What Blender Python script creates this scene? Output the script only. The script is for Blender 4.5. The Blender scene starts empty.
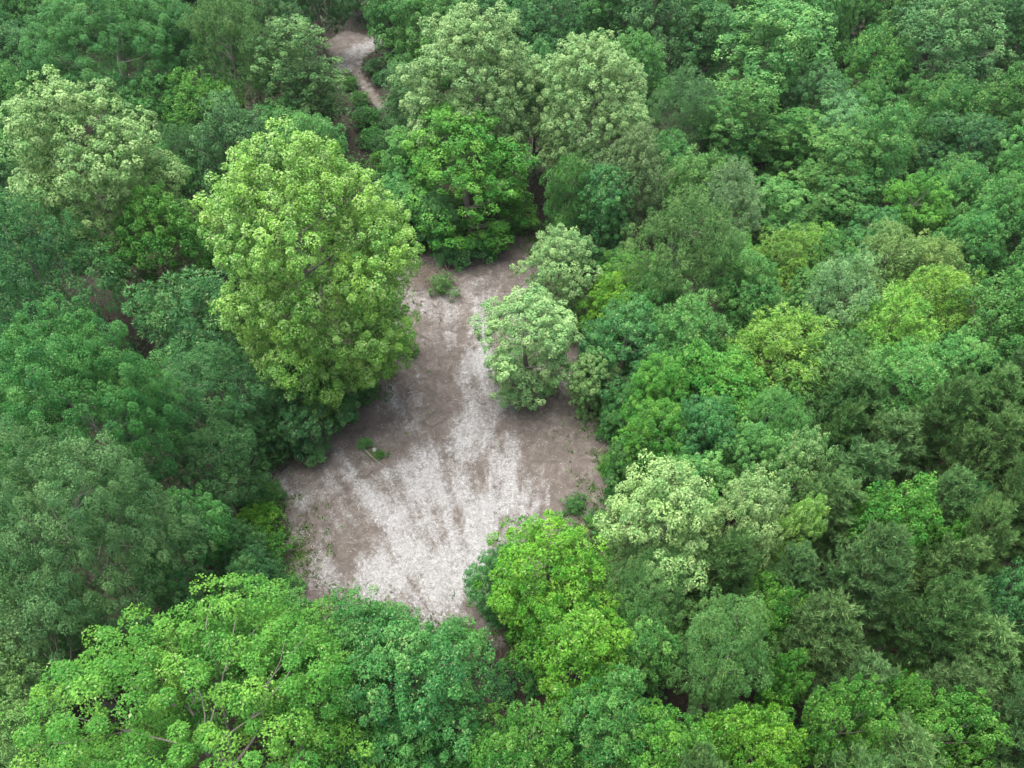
import bpy, math, random
import numpy as np
from mathutils import Vector

# ------------------------------------------------------------------ camera, sky, sun, exposure
sc = bpy.context.scene
col = sc.collection
CAM_H, PITCH = 50.0, math.radians(48.0)
FPX = 711.0
cd = bpy.data.cameras.new('camera'); cam = bpy.data.objects.new('camera', cd); col.objects.link(cam)
cd.sensor_width = 36.0; cd.lens = 36.0 * FPX / 1024.0; cd.clip_end = 5000.0; cd.clip_start = 0.5
cam.location = (0, 0, CAM_H); cam.rotation_euler = (math.pi / 2 - PITCH, 0, 0)
sc.camera = cam

SUN_EL, SUN_AZ = math.radians(76), math.radians(-60)       # azimuth measured from +Y towards +X
world = bpy.data.worlds.new('World'); sc.world = world; world.use_nodes = True
wn = world.node_tree.nodes; wl = world.node_tree.links
sky = wn.new('ShaderNodeTexSky'); sky.sky_type = 'NISHITA'; sky.sun_disc = False
sky.sun_elevation = SUN_EL; sky.sun_rotation = SUN_AZ
sky.air_density = 1.0; sky.dust_density = 2.0; sky.ozone_density = 1.0
cloud = wn.new('ShaderNodeHueSaturation'); cloud.inputs['Saturation'].default_value = 0.35     # grey overcast
wl.new(sky.outputs[0], cloud.inputs['Color']); wl.new(cloud.outputs[0], wn['Background'].inputs[0]); wn['Background'].inputs[1].default_value = 0.085
sd = bpy.data.lights.new('sun', 'SUN'); sun = bpy.data.objects.new('sun', sd); col.objects.link(sun)
sd.energy = 1.5; sd.angle = math.radians(55); sd.color = (1.0, 0.96, 0.90)
sdir = Vector((math.sin(SUN_AZ) * math.cos(SUN_EL), math.cos(SUN_AZ) * math.cos(SUN_EL), math.sin(SUN_EL)))
sun.rotation_euler = sdir.to_track_quat('Z', 'Y').to_euler()
sc.view_settings.view_transform = 'Standard'; sc.view_settings.look = 'None'
sc.view_settings.gamma = 1.0; sc.view_settings.use_curve_mapping = False
sc.view_settings.exposure = 2.42
sc.render.engine = 'CYCLES'
cy = sc.cycles
cy.use_denoising = True; cy.max_bounces = 6; cy.diffuse_bounces = 2; cy.glossy_bounces = 2
cy.transmission_bounces = 3; cy.volume_bounces = 1; cy.transparent_max_bounces = 4
cy.caustics_reflective = False; cy.caustics_refractive = False
try: cy.denoising_prefilter = 'ACCURATE'
except Exception: pass

rng = np.random.default_rng(7); random.seed(7)
SP, CP = math.sin(PITCH), math.cos(PITCH)
def at(u, v, z=0.0):
    """point of the place at height z seen in direction u, v"""
    x = (u - 512) / FPX; y = -(v - 384) / FPX
    d = (x, CP + y * SP, -SP + y * CP)
    t = (z - CAM_H) / d[2]
    return np.array((d[0] * t, d[1] * t, z))
def project(p):
    dx, dy, dz = p[0], p[1], p[2] - CAM_H
    depth = dy * CP - dz * SP
    up = dy * SP + dz * CP
    return 512 + FPX * dx / depth, 384 - FPX * up / depth, depth

# ------------------------------------------------------------------ small helpers
def vnoise(x, y, seed=0):
    xi = np.floor(x).astype(np.int64); yi = np.floor(y).astype(np.int64)
    fx = x - xi; fy = y - yi; fx = fx * fx * (3 - 2 * fx); fy = fy * fy * (3 - 2 * fy)
    def h(a, b):
        n = (a * 374761393 + b * 668265263 + seed * 69069) & 0x7fffffff
        n = ((n ^ (n >> 13)) * 1274126177) & 0x7fffffff
        return ((n ^ (n >> 16)) & 0xffff) / 65535.0
    return (h(xi, yi) * (1 - fx) + h(xi + 1, yi) * fx) * (1 - fy) + (h(xi, yi + 1) * (1 - fx) + h(xi + 1, yi + 1) * fx) * fy
def fbm(x, y, seed=0, oct=4):
    s = 0; a = 0.5
    for k in range(oct):
        s = s + a * vnoise(x * 2 ** k, y * 2 ** k, seed + k * 17); a *= 0.5
    return s / (1 - 0.5 ** oct)
def norm(v): return v / (np.linalg.norm(v, axis=-1, keepdims=True) + 1e-9)
def rand_dirs(n, r): return norm(r.normal(size=(n, 3)))
def in_poly(x, y, P):
    x = np.asarray(x, float); y = np.asarray(y, float)
    ins = np.zeros(x.shape, bool); j = len(P) - 1
    for i in range(len(P)):
        xi, yi = P[i]; xj, yj = P[j]
        c = ((yi > y) != (yj > y)) & (x < (xj - xi) * (y - yi) / (yj - yi + 1e-12) + xi)
        ins ^= c; j = i
    return ins
def poly_dist(x, y, P):
    d = np.full(np.shape(x), 1e9)
    for i in range(len(P)):
        ax, ay = P[i]; bx, by = P[(i + 1) % len(P)]
        ex, ey = bx - ax, by - ay
        t = np.clip(((x - ax) * ex + (y - ay) * ey) / (ex * ex + ey * ey + 1e-9), 0, 1)
        d = np.minimum(d, np.hypot(x - ax - t * ex, y - ay - t * ey))
    return d
def mesh_np(name, verts, faces, mat, attrs=None, smooth=False):
    """faces: int array n x k"""
    me = bpy.data.meshes.new(name)
    faces = np.asarray(faces, np.int32); n, k = faces.shape
    me.vertices.add(len(verts)); me.vertices.foreach_set('co', np.asarray(verts, np.float32).ravel())
    me.loops.add(n * k); me.loops.foreach_set('vertex_index', faces.ravel())
    me.polygons.add(n)
    me.polygons.foreach_set('loop_start', np.arange(0, n * k, k, dtype=np.int32))
    me.polygons.foreach_set('loop_total', np.full(n, k, np.int32))
    for an, av in (attrs or {}).items():
        a = me.attributes.new(an, 'FLOAT', 'POINT'); a.data.foreach_set('value', np.asarray(av, np.float32))
    me.update(calc_edges=True)
    if smooth: me.polygons.foreach_set('use_smooth', np.ones(n, bool))
    me.materials.append(mat)
    return me
def link(name, me, parent=None):
    o = bpy.data.objects.new(name, me); col.objects.link(o)
    if parent: o.parent = parent
    return o
def tag(o, label=None, cat=None, group=None, kind=None):
    if label: o['label'] = label
    if cat: o['category'] = cat
    if group: o['group'] = group
    if kind: o['kind'] = kind
    return o

# ------------------------------------------------------------------ materials
def new_mat(name):
    m = bpy.data.materials.new(name); m.use_nodes = True
    nt = m.node_tree; nt.nodes.clear()
    return m, nt.nodes, nt.links
def mixc(N, L, blend, fac, a, b):
    n = N.new('ShaderNodeMix'); n.data_type = 'RGBA'; n.blend_type = blend
    for sock, val in ((n.inputs[0], fac), (n.inputs[6], a), (n.inputs[7], b)):
        if hasattr(val, 'is_output'): L.new(val, sock)
        elif isinstance(val, (int, float)): sock.default_value = val
        else: sock.default_value = (*val, 1)
    return n.outputs[2]
def mathn(N, L, op, a, b=None, clamp=False):
    n = N.new('ShaderNodeMath'); n.operation = op; n.use_clamp = clamp
    for k, val in enumerate((a, b)):
        if val is None: continue
        if hasattr(val, 'is_output'): L.new(val, n.inputs[k])
        else: n.inputs[k].default_value = val
    return n.outputs[0]
def leaf_material(name, pale=(0.30, 0.36, 0.16), trans=0.10, rough=0.6, spec=0.14):
    m, N, L = new_mat(name)
    out = N.new('ShaderNodeOutputMaterial')
    oi = N.new('ShaderNodeObjectInfo')
    at_ = N.new('ShaderNodeAttribute'); at_.attribute_name = 'tint'
    pa = N.new('ShaderNodeAttribute'); pa.attribute_name = 'pale'
    hsv = N.new('ShaderNodeHueSaturation')
    L.new(oi.outputs['Color'], hsv.inputs['Color'])
    hue = mathn(N, L, 'MULTIPLY_ADD', at_.outputs['Fac'], -0.045); N[hue.node.name].inputs[2].default_value = 0.5215
    L.new(hue, hsv.inputs['Hue'])
    val = mathn(N, L, 'MULTIPLY_ADD', at_.outputs['Fac'], 0.75); N[val.node.name].inputs[2].default_value = 0.62
    L.new(val, hsv.inputs['Value'])
    c = mixc(N, L, 'MIX', pa.outputs['Fac'], hsv.outputs['Color'], pale)
    bs = N.new('ShaderNodeBsdfPrincipled'); L.new(c, bs.inputs['Base Color'])
    bs.inputs['Roughness'].default_value = rough; bs.inputs['Specular IOR Level'].default_value = spec
    tr = N.new('ShaderNodeBsdfTranslucent')
    tc = mixc(N, L, 'MULTIPLY', 1.0, c, (1.15, 1.25, 0.55)); L.new(tc, tr.inputs['Color'])
    mx = N.new('ShaderNodeMixShader'); mx.inputs[0].default_value = trans
    L.new(bs.outputs[0], mx.inputs[1]); L.new(tr.outputs[0], mx.inputs[2]); L.new(mx.outputs[0], out.inputs['Surface'])
    return m
def bark_material(name, c1, c2, scale=6.0):
    m, N, L = new_mat(name)
    out = N.new('ShaderNodeOutputMaterial'); bs = N.new('ShaderNodeBsdfPrincipled')
    tc = N.new('ShaderNodeTexCoord'); mp = N.new('ShaderNodeMapping'); mp.inputs['Scale'].default_value = (1, 1, 0.25)
    L.new(tc.outputs['Object'], mp.inputs[0])
    no = N.new('ShaderNodeTexNoise'); no.inputs['Scale'].default_value = scale; no.inputs['Detail'].default_value = 6
    L.new(mp.outputs[0], no.inputs['Vector'])
    c = mixc(N, L, 'MIX', no.outputs['Fac'], c1, c2); L.new(c, bs.inputs['Base Color'])
    bs.inputs['Roughness'].default_value = 0.9
    bp = N.new('ShaderNodeBump'); bp.inputs['Strength'].default_value = 0.6; bp.inputs['Distance'].default_value = 0.05
    L.new(no.outputs['Fac'], bp.inputs['Height']); L.new(bp.outputs[0], bs.inputs['Normal']); L.new(bs.outputs[0], out.inputs[0])
    return m
M_LEAF = leaf_material('broad_leaf')
M_LEAFP = leaf_material('poplar_leaf', pale=(0.37, 0.48, 0.20), rough=0.55, spec=0.18)
M_NEEDLE = leaf_material('pine_needle', pale=(0.22, 0.28, 0.12), trans=0.12, rough=0.6, spec=0.12)
M_BARK = bark_material('grey_bark', (0.10, 0.085, 0.07), (0.26, 0.23, 0.20))
M_PBARK = bark_material('pine_bark', (0.09, 0.06, 0.045), (0.22, 0.15, 0.11))
M_DEAD = bark_material('dead_wood', (0.10, 0.075, 0.055), (0.24, 0.19, 0.15), 9)

def ground_material():
    m, N, L = new_mat('ground')
    out = N.new('ShaderNodeOutputMaterial'); bs = N.new('ShaderNodeBsdfPrincipled')
    tc = N.new('ShaderNodeTexCoord')
    def noise(scale, detail=6, rough=0.6, vec=None, dist=0.0):
        n = N.new('ShaderNodeTexNoise'); n.inputs['Scale'].default_value = scale; n.inputs['Detail'].default_value = detail
        n.inputs['Roughness'].default_value = rough; n.inputs['Distortion'].default_value = dist
        L.new(vec or tc.outputs['Object'], n.inputs['Vector']); return n.outputs['Fac']
    def attr(nm):
        a = N.new('ShaderNodeAttribute'); a.attribute_name = nm; return a.outputs['Fac']
    def ramp(fac, stops):
        r = N.new('ShaderNodeValToRGB'); L.new(fac, r.inputs[0])
        e = r.color_ramp.elements
        while len(e) < len(stops): e.new(0.5)
        for k, (p, c) in enumerate(stops): e[k].position = p; e[k].color = (*c, 1) if len(c) == 3 else c
        return r.outputs[0]
    # leaf litter under the trees
    lit = ramp(noise(3.0, 8, 0.7), [(0.3, (0.016, 0.014, 0.010)), (0.5, (0.032, 0.027, 0.020)), (0.72, (0.06, 0.050, 0.037))])
    # bare churned soil and bleached chips of the clearing
    soil = ramp(noise(0.9, 10, 0.78, dist=0.8), [(0.28, (0.052, 0.044, 0.038)), (0.5, (0.112, 0.096, 0.084)), (0.72, (0.20, 0.178, 0.160))])
    fine = noise(3.6, 10, 0.85, dist=1.0)
    mid = noise(0.9, 10, 0.80, dist=1.6)
    s1 = mathn(N, L, 'MULTIPLY_ADD', fine, 2.8); N[s1.node.name].inputs[2].default_value = -1.4
    s2 = mathn(N, L, 'MULTIPLY_ADD', mid, 2.2); N[s2.node.name].inputs[2].default_value = -1.1
    cx = N.new('ShaderNodeCombineXYZ'); L.new(attr('bearing'), cx.inputs[0]); L.new(attr('reach'), cx.inputs[1])   # drag marks fan out from the exit track
    drag = noise(1.0, 8, 0.72, vec=cx.outputs[0], dist=0.5)
    s3 = mathn(N, L, 'MULTIPLY_ADD', drag, 1.9); N[s3.node.name].inputs[2].default_value = -0.95
    sm = mathn(N, L, 'ADD', mathn(N, L, 'ADD', s1, s2), s3)
    am = mathn(N, L, 'ADD', attr('ash'), sm)
    ashm = ramp(am, [(0.10, (0, 0, 0)), (0.42, (0.36, 0.36, 0.36)), (0.75, (0.78, 0.78, 0.78)), (1.0, (1, 1, 1))])
    ashc = ramp(fine, [(0.30, (0.11, 0.105, 0.100)), (0.47, (0.24, 0.236, 0.232)), (0.64, (0.40, 0.398, 0.396))])
    cl = mixc(N, L, 'MIX', ashm, soil, ashc)
    # dark speckle of bark crumbs and wheel-pressed soil
    sp = ramp(noise(2.6, 10, 0.85, dist=1.5), [(0.50, (0, 0, 0)), (0.60, (1, 1, 1))])
    spf = mathn(N, L, 'MULTIPLY', sp, 0.5)
    cl = mixc(N, L, 'MIX', spf, cl, (0.085, 0.066, 0.058))
    gr = mathn(N, L, 'ADD', attr('green'), s2, True)
    gm = ramp(gr, [(0.3, (0, 0, 0)), (0.6, (1, 1, 1))])
    cl = mixc(N, L, 'MIX', gm, cl, (0.06, 0.10, 0.03))
    cm = mathn(N, L, 'ADD', attr('clear'), s2)
    cmk = ramp(cm, [(0.35, (0, 0, 0)), (0.65, (1, 1, 1))])
    c = mixc(N, L, 'MIX', cmk, lit, cl)
    L.new(c, bs.inputs['Base Color']); bs.inputs['Roughness'].default_value = 0.95; bs.inputs['Specular IOR Level'].default_value = 0.15
    h = mathn(N, L, 'ADD', mathn(N, L, 'MULTIPLY', fine, 0.7), mathn(N, L, 'ADD', mid, drag))
    bp = N.new('ShaderNodeBump'); bp.inputs['Strength'].default_value = 0.8; bp.inputs['Distance'].default_value = 0.16
    L.new(h, bp.inputs['Height']); L.new(bp.outputs[0], bs.inputs['Normal']); L.new(bs.outputs[0], out.inputs[0])
    return m
M_GROUND = ground_material()

# ------------------------------------------------------------------ the ground with the clearing
CLEAR_PX = [(392, 262), (430, 246), (500, 232), (535, 238), (570, 300), (604, 345), (606, 400), (612, 450), (610, 520),
            (570, 560), (512, 620), (508, 645), (488, 648), (455, 650), (400, 640), (330, 640),
            (288, 600), (285, 530), (266, 470), (272, 425), (310, 405), (360, 392), (385, 330)]
CLEAR = [tuple(at(u, v)[:2]) for u, v in CLEAR_PX]
FAR_PX = [(326, 42), (345, 30), (384, 38), (384, 44), (362, 58), (361, 72), (378, 96), (388, 108),
          (378, 110), (362, 92), (354, 76), (346, 66), (340, 77), (336, 66)]
FAR = [tuple(at(u, v)[:2]) for u, v in FAR_PX]
def lines(segs):
    o = []
    for a, b, st in segs: o.append(np.arange(a, b, st))
    return np.unique(np.round(np.concatenate(o), 4))
gx = lines([(-800, -150, 65), (-150, -40, 5), (-40, -22, .8), (-22, 12, .3), (12, 40, 1.5), (40, 150, 6), (150, 851, 70)])
gy = lines([(-300, -30, 54), (-30, 8, 4), (8, 66, .3), (66, 128, .9), (128, 220, 6), (220, 1300, 90)])
GX, GY = np.meshgrid(gx, gy)
sd_ = poly_dist(GX, GY, CLEAR); sd_ = np.where(in_poly(GX, GY, CLEAR), sd_, -sd_)
sf_ = poly_dist(GX, GY, FAR); sf_ = np.where(in_poly(GX, GY, FAR), sf_, -sf_)
clear = np.clip(0.5 + sd_ / 3.0, 0, 1); clear = np.maximum(clear, np.clip(0.5 + sf_ / 1.6, 0, 1))
# bleached areas: (u, v, radius u px, radius v px, amount)
ash = np.zeros_like(GX)
def blob(u, v, ru, rv, amt, rot=0.0):
    global ash
    c = at(u, v); ex = at(u + ru, v) - c; ey = at(u, v - rv) - c
    a, b = abs(ex[0]), abs(ey[1])
    dx, dy = GX - c[0], GY - c[1]
    cr, sr = math.cos(rot), math.sin(rot)
    X, Y = dx * cr + dy * sr, -dx * sr + dy * cr
    ash = ash + amt * np.exp(-((X / a) ** 2 + (Y / b) ** 2))
for b in [(425, 545, 60, 60, .75), (440, 480, 50, 55, .6), (500, 400, 30, 45, .75, -.2), (360, 480, 45, 35, .6), (500, 480, 26, 40, .45, -.25),
          (325, 545, 22, 40, .5), (300, 500, 16, 25, .35), (390, 580, 60, 20, .5), (470, 560, 30, 50, .45, -.4), (545, 470, 40, 35, .28), (540, 510, 40, 25, .25),
          (470, 335, 30, 34, .5), (500, 272, 30, 24, .42), (450, 310, 40, 30, .34), (480, 370, 26, 36, .4), (410, 280, 20, 25, .3), (500, 590, 20, 30, .35),
          (545, 445, 45, 22, -.25), (455, 510, 9, 45, -.15, -.5), (345, 540, 9, 42, -.28, .35), (300, 450, 35, 25, -.25), (360, 420, 45, 15, -.1),
          (480, 450, 10, 30, -.3, -.2), (400, 430, 30, 14, -.15), (430, 360, 40, 20, -.12), (588, 430, 18, 60, -.2), (350, 500, 6, 40, -.2, .4),
          (375, 45, 25, 10, .7), (345, 66, 12, 12, .7), (340, 40, 20, 8, -.3), (368, 95, 12, 14, .35)]:
    blob(*b)
# ruts and drag lines: pixel path, half width in m, amount
for path, w_, amt in [([(405, 592), (440, 545), (468, 500), (478, 466)], .5, -.38), ([(352, 592), (340, 550), (318, 512), (303, 478)], .5, -.4), ([(470, 604), (490, 560), (506, 518)], .3, -.35),
                      ([(520, 562), (515, 500), (532, 440), (545, 400)], .5, -.25), ([(478, 470), (497, 430), (538, 398)], .5, -.3), ([(430, 592), (452, 520), (482, 458), (500, 392)], .7, .35),
                      ([(455, 600), (480, 545), (492, 490)], .4, .35), ([(300, 560), (330, 500), (400, 452)], .45, -.3), ([(372, 590), (385, 540), (420, 480)], .5, .35), ([(492, 610), (520, 560), (560, 500)], .4, -.3),
                      ([(440, 420), (452, 370), (470, 310)], .6, -.25), ([(380, 520), (350, 480), (320, 462)], .35, .3), ([(512, 470), (520, 420), (510, 380)], .4, .3)]:
    pts = [at(*p_)[:2] for p_ in path]; dl = np.full(GX.shape, 1e9)
    for (ax, ay), (bx2, by2) in zip(pts[:-1], pts[1:]):
        t_ = np.clip(((GX - ax) * (bx2 - ax) + (GY - ay) * (by2 - ay)) / ((bx2 - ax) ** 2 + (by2 - ay) ** 2), 0, 1)
        dl = np.minimum(dl, np.hypot(GX - ax - t_ * (bx2 - ax), GY - ay - t_ * (by2 - ay)))
    ash = ash + amt * np.exp(-(dl / w_) ** 2) * (.5 + fbm(GX * .9, GY * .9, 71, 3))
# wheel tracks and drag marks run towards the exit of the clearing
ex = at(500, 640); top = at(480, 250)
ang = np.arctan2(GX - ex[0] - 1, np.abs(GY - ex[1]) + 6)
strk = fbm(ang * 22, np.hypot(GX - ex[0], GY - ex[1]) * .09, 5, 4) - .5
ash = ash * 1.1 - .15 + 1.5 * strk + 1.2 * (fbm(GX * .45, GY * .45, 3, 6) - .5)
green = np.zeros_like(GX)
for u, v, r in [(575, 506, .9), (372, 452, .7), (338, 418, 1.0), (560, 520, .5), (296, 418, .8), (440, 290, .8), (604, 470, .8), (300, 555, .6)]:
    c = at(u, v); green += .75 * np.exp(-((GX - c[0]) ** 2 + (GY - c[1]) ** 2 * .8) / r ** 2)
GZ = .5 * (fbm(GX * .03, GY * .03, 11, 3) - .5) + np.clip(clear, 0, 1) * (.40 * (fbm(GX * .4, GY * .4, 21, 4) - .5) + .30 * strk + .16 * (fbm(GX * 1.5, GY * 1.5, 31, 2) - .5))
GZ = GZ * (np.hypot(GX, GY) < 400)
nx, ny = len(gx), len(gy)
idx = np.arange(nx * ny).reshape(ny, nx)
gf = np.stack([idx[:-1, :-1], idx[:-1, 1:], idx[1:, 1:], idx[1:, :-1]], -1).reshape(-1, 4)
gme = mesh_np('ground', np.stack([GX, GY, GZ], -1).reshape(-1, 3), gf, M_GROUND,
              {'clear': clear.ravel(), 'ash': ash.ravel(), 'green': green.ravel(), 'bearing': (ang * 30).ravel(), 'reach': (np.hypot(GX - ex[0], GY - ex[1]) * .22).ravel()}, smooth=True)
tag(link('ground', gme), kind='structure')
def ground_z(x, y):
    i = int(np.clip(np.searchsorted(gy, y), 1, ny - 1)); j = int(np.clip(np.searchsorted(gx, x), 1, nx - 1))
    return float(min(GZ[i, j], GZ[i - 1, j], GZ[i, j - 1], GZ[i - 1, j - 1]))

# ------------------------------------------------------------------ foliage and trunk builders
def leaves_mesh(name, P, D, Nn, ln, wd, tint, pale, mat, tri=False, fold=0.12):
    """P base points, D along the leaf, Nn leaf normals; one diamond (or needle triangle) per leaf"""
    n = len(P); D = norm(D); S = norm(np.cross(D, Nn)); Nn = np.cross(S, D)
    ln = np.broadcast_to(np.asarray(ln)[..., None] if np.ndim(ln) else ln, (n, 1)); wd = np.broadcast_to(np.asarray(wd)[..., None] if np.ndim(wd) else wd, (n, 1))
    if tri:
        V = np.stack([P - S * wd * .5, P + S * wd * .5, P + D * ln + Nn * ln * fold], 1).reshape(-1, 3)
        F = np.arange(n * 3).reshape(n, 3); k = 3
    else:
        m = P + D * ln * .42 + Nn * ln * fold
        V = np.stack([P, m - S * wd * .5, P + D * ln - Nn * ln * fold * .8, m + S * wd * .5], 1).reshape(-1, 3)
        F = np.arange(n * 4).reshape(n, 4); k = 4
    return mesh_np(name, V, F, mat, {'tint': np.repeat(tint, k), 'pale': np.repeat(pale, k)})
def tubes_mesh(name, paths, mat, sides=6):
    """paths: list of (points n x 3, radii n)"""
    VV, FF, o = [], [], 0
    for pts, rad in paths:
        pts = np.asarray(pts, float); n = len(pts)
        t = norm(np.gradient(pts, axis=0)); ref = np.where(np.abs(t[:, 2:3]) > .9, [[1., 0, 0]], [[0, 0, 1.]])
        a = norm(np.cross(t, ref)); b = np.cross(t, a)
        th = np.linspace(0, 2 * np.pi, sides, endpoint=False)
        ring = pts[:, None] + np.asarray(rad)[:, None, None] * (np.cos(th)[None, :, None] * a[:, None] + np.sin(th)[None, :, None] * b[:, None])
        VV.append(ring.reshape(-1, 3))
        for i in range(n - 1):
            for k in range(sides):
                k2 = (k + 1) % sides
                FF.append((o + i * sides + k, o + i * sides + k2, o + (i + 1) * sides + k2, o + (i + 1) * sides + k))
        o += n * sides
    return mesh_np(name, np.concatenate(VV), FF, mat, smooth=True)
def bend(a, b, r, n=6, sag=.08, up=0.0):
    a = np.asarray(a, float); b = np.asarray(b, float); L_ = np.linalg.norm(b - a)
    t = np.linspace(0, 1, n)[:, None]
    off = r.normal(size=3) * L_ * sag; off[2] += up * L_
    return a + (b - a) * t + np.sin(t * np.pi) * off
PROF = {
    'dome':  lambda t: np.sqrt(np.clip(1 - (np.clip(t - .38, -.38, 1) / np.where(t > .38, .66, .50)) ** 2, 0, 1)) * .98 + .02,
    'cone':  lambda t: np.where(t < .22, .72 + .28 * t / .22, np.clip(1 - (np.clip(t - .22, 0, 1) / .80) ** 1.75, 0, 1)),
    'tall':  lambda t: np.where(t < .35, .70 + .30 * np.sin(np.clip(t / .35, 0, 1) * np.pi / 2), np.clip(1 - (np.clip(t - .35, 0, 1) / .67) ** 2.1, 0, 1)),
    'egg':   lambda t: np.where(t < .48, .62 + .38 * np.sin(np.clip(t / .48, 0, 1) * np.pi / 2), np.sqrt(np.clip(1 - (np.clip(t - .48, 0, 1) / .53) ** 2, 0, 1)) * .55 + .45 * np.clip(1 - (np.clip(t - .48, 0, 1) / .53) ** 1.7, 0, 1)),
    'ball':  lambda t: np.sqrt(np.clip(1 - (2 * t - 1) ** 2 * .92, 0, 1)),
    'flat':  lambda t: np.clip(.35 + .65 * np.sin(np.clip(t * 1.25, 0, 1) * np.pi * .62), 0, 1) * np.where(t > .85, 1 - (t - .85) * 2.2, 1),
    'column': lambda t: np.clip(.95 - .25 * t, 0, 1) * np.sqrt(np.clip(1 - np.clip((t - .7) / .32, 0, 1) ** 2, 0, 1)),
}
NLEAF = []
class Template: pass
def broadleaf(seed, R, Hc, H, prof='dome', lobes=26, lobe=.30, tuft=.55, per=26, leaf=.30, wide=.62, cover=1.25, droop=.25,
              spiky=.0, rough=.18, pale_p=.12, mat=None, bark=None, pale_top=False, ragged=.12, sep=1.6):
    r = np.random.default_rng(seed); pf = PROF[prof]
    mat = mat or M_LEAF; bark = bark or M_BARK
    z0 = H - Hc
    # lobes of the crown, spread through its outer shell
    L_ = []; tries = 0
    if prof in ('dome', 'egg'):                       # lobes that close the top
        for k in range(7):
            rl = R * lobe * r.uniform(.9, 1.3); rho = 0 if k == 0 else R * r.uniform(.22, .38); a = k * 1.047 + r.uniform(-.3, .3)
            L_.append((np.array((rho * math.cos(a), rho * math.sin(a), z0 + Hc * (.97 - .45 * (rho / R) ** 1.5) - rl)), rl))
    tt = np.linspace(0, 1, 60); prf = np.asarray(pf(tt)) * R
    while len(L_) < lobes and tries < 6000:
        tries += 1
        t = r.uniform(.02, .98); rho = R * math.sqrt(r.uniform())
        pr_ = float(np.interp(t, tt, prf))
        if rho > pr_: continue
        rl = R * lobe * r.uniform(.65, 1.35) * (.7 + .3 * pr_ / R)
        ok_ = np.nonzero(prf >= rho)[0]; top = tt[ok_[-1]] if len(ok_) else t
        depth_ = min(pr_ - rho, (top - t) * Hc)
        if depth_ > rl * 2.3 or depth_ < rl * .30: continue
        a = r.uniform(0, 2 * np.pi); d = rho * r.uniform(1 - ragged, 1 + ragged)
        c = np.array((d * math.cos(a), d * math.sin(a), z0 + t * Hc))
        if any(np.linalg.norm(c - q) < (.50 if depth_ < rl * 1.1 else .38) * (rl + s) for q, s in L_): continue
        L_.append((c, rl))
    C = np.array([q for q, _ in L_]); RL = np.array([s for _, s in L_])
    # tufts on the lobes, kept apart so that each reads as a bunch of leaves
    TP, TN, TT = [], [], []
    axis = np.array((0, 0, z0 + Hc * .35))
    for i, (c, rl) in enumerate(L_):
        n = max(10, int(4 * rl * rl / tuft ** 2 * cover * 1.6))
        d = rand_dirs(n * 2, r)
        o = norm((c - axis) * np.array((1, 1, .7)) + np.array((0, 0, R * .55)))
        d = d[(d @ o) > -.35][:n]
        p = c + d * rl * np.array((1, 1, .82)) * r.uniform(1 - rough * 1.4, 1 + rough, (len(d), 1))
        keep = np.ones(len(p), bool)
        for j in range(len(L_)):
            if j != i: keep &= np.linalg.norm((p - C[j]), axis=1) > RL[j] * .80
        sel = []
        for k in np.nonzero(keep)[0]:
            if not sel or np.min(np.sum((p[sel] - p[k]) ** 2, axis=1)) > (tuft * sep) ** 2: sel.append(k)
        p, d = p[sel], d[sel]
        lt = r.uniform(-.2, .2)
        TP.append(p); TN.append(norm(d + np.array((0, 0, .6)))); TT.append(lt + r.normal(0, .19, len(p)))
    TP = np.concatenate(TP); TN = np.concatenate(TN); TT = np.concatenate(TT)
    nt = len(TP); K = int(per * 1.75); leaf = leaf * .77
    tr = tuft * r.uniform(.55, 1.4, nt)
    TP = TP + TN * (tuft * r.uniform(-.2, .75, nt))[:, None]
    q = rand_dirs(nt * K, r).reshape(nt, K, 3)
    dot = np.einsum('ijk,ik->ij', q, TN)
    q = norm(q + TN[:, None] * np.where(dot < -.1, 1.0, .25)[..., None])
    inner = r.uniform(size=(nt, K)) < .22                      # leaves further in, along the twigs
    rad = tr[:, None] * r.uniform(.55, 1.0, (nt, K)) ** .6
    al = np.einsum('ijk,ik->ij', q, TN)
    P = TP[:, None] + (q + TN[:, None] * (.35 * al)[..., None]) * rad[..., None] - np.where(inner, tr[:, None] * 1.5, 0)[..., None] * TN[:, None]
    up = np.array((0, 0, 1.))
    Nn = norm(q * 1.0 + up * .35 + r.normal(0, .32, (nt, K, 3)) + TN[:, None] * .15)
    D = norm(q * (.6 + spiky) + r.normal(0, .6 * (1 - spiky * .6), (nt, K, 3)) - up * droop)
    dd = np.einsum('ijk,ijk->ij', D, Nn); D = norm(D - Nn * dd[..., None] * (.85 - .45 * spiky))
    ln = leaf * r.uniform(.65, 1.3, (nt, K)); wd = ln * wide * r.uniform(.8, 1.2, (nt, K))
    tint = np.clip(.5 + TT[:, None] + r.normal(0, .16, (nt, K)), 0, 1)
    tipness = np.clip(np.einsum('ijk,ik->ij', q, TN), 0, 1)
    pp = pale_p * (1 + (1.2 * tipness if pale_top else 0))
    ptuft = r.uniform(.3, 1.6, nt)[:, None]
    pale = np.where(r.uniform(size=(nt, K)) < pp * ptuft, r.uniform(.15, .65, (nt, K)), 0)
    NLEAF.append((seed, nt, nt * K))
    T = Template(); T.R, T.H, T.Hc = R, H, Hc
    T.crown = leaves_mesh('crown', P.reshape(-1, 3), D.reshape(-1, 3), Nn.reshape(-1, 3), ln.ravel(), wd.ravel(), tint.ravel(), pale.ravel(), mat, tri=True)
    # trunk with limbs reaching into the lobes
    tr0 = .022 * H + .05
    topz = z0 + Hc * .68
    trunk = bend((0, 0, -.25), (r.normal(0, R * .05), r.normal(0, R * .05), topz), r, 9, .012)
    paths = [(trunk, np.linspace(tr0, tr0 * .12, 9) * np.r_[1.35, np.ones(8)])]
    order = r.permutation(len(C))[:min(len(C), 14)]
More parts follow.
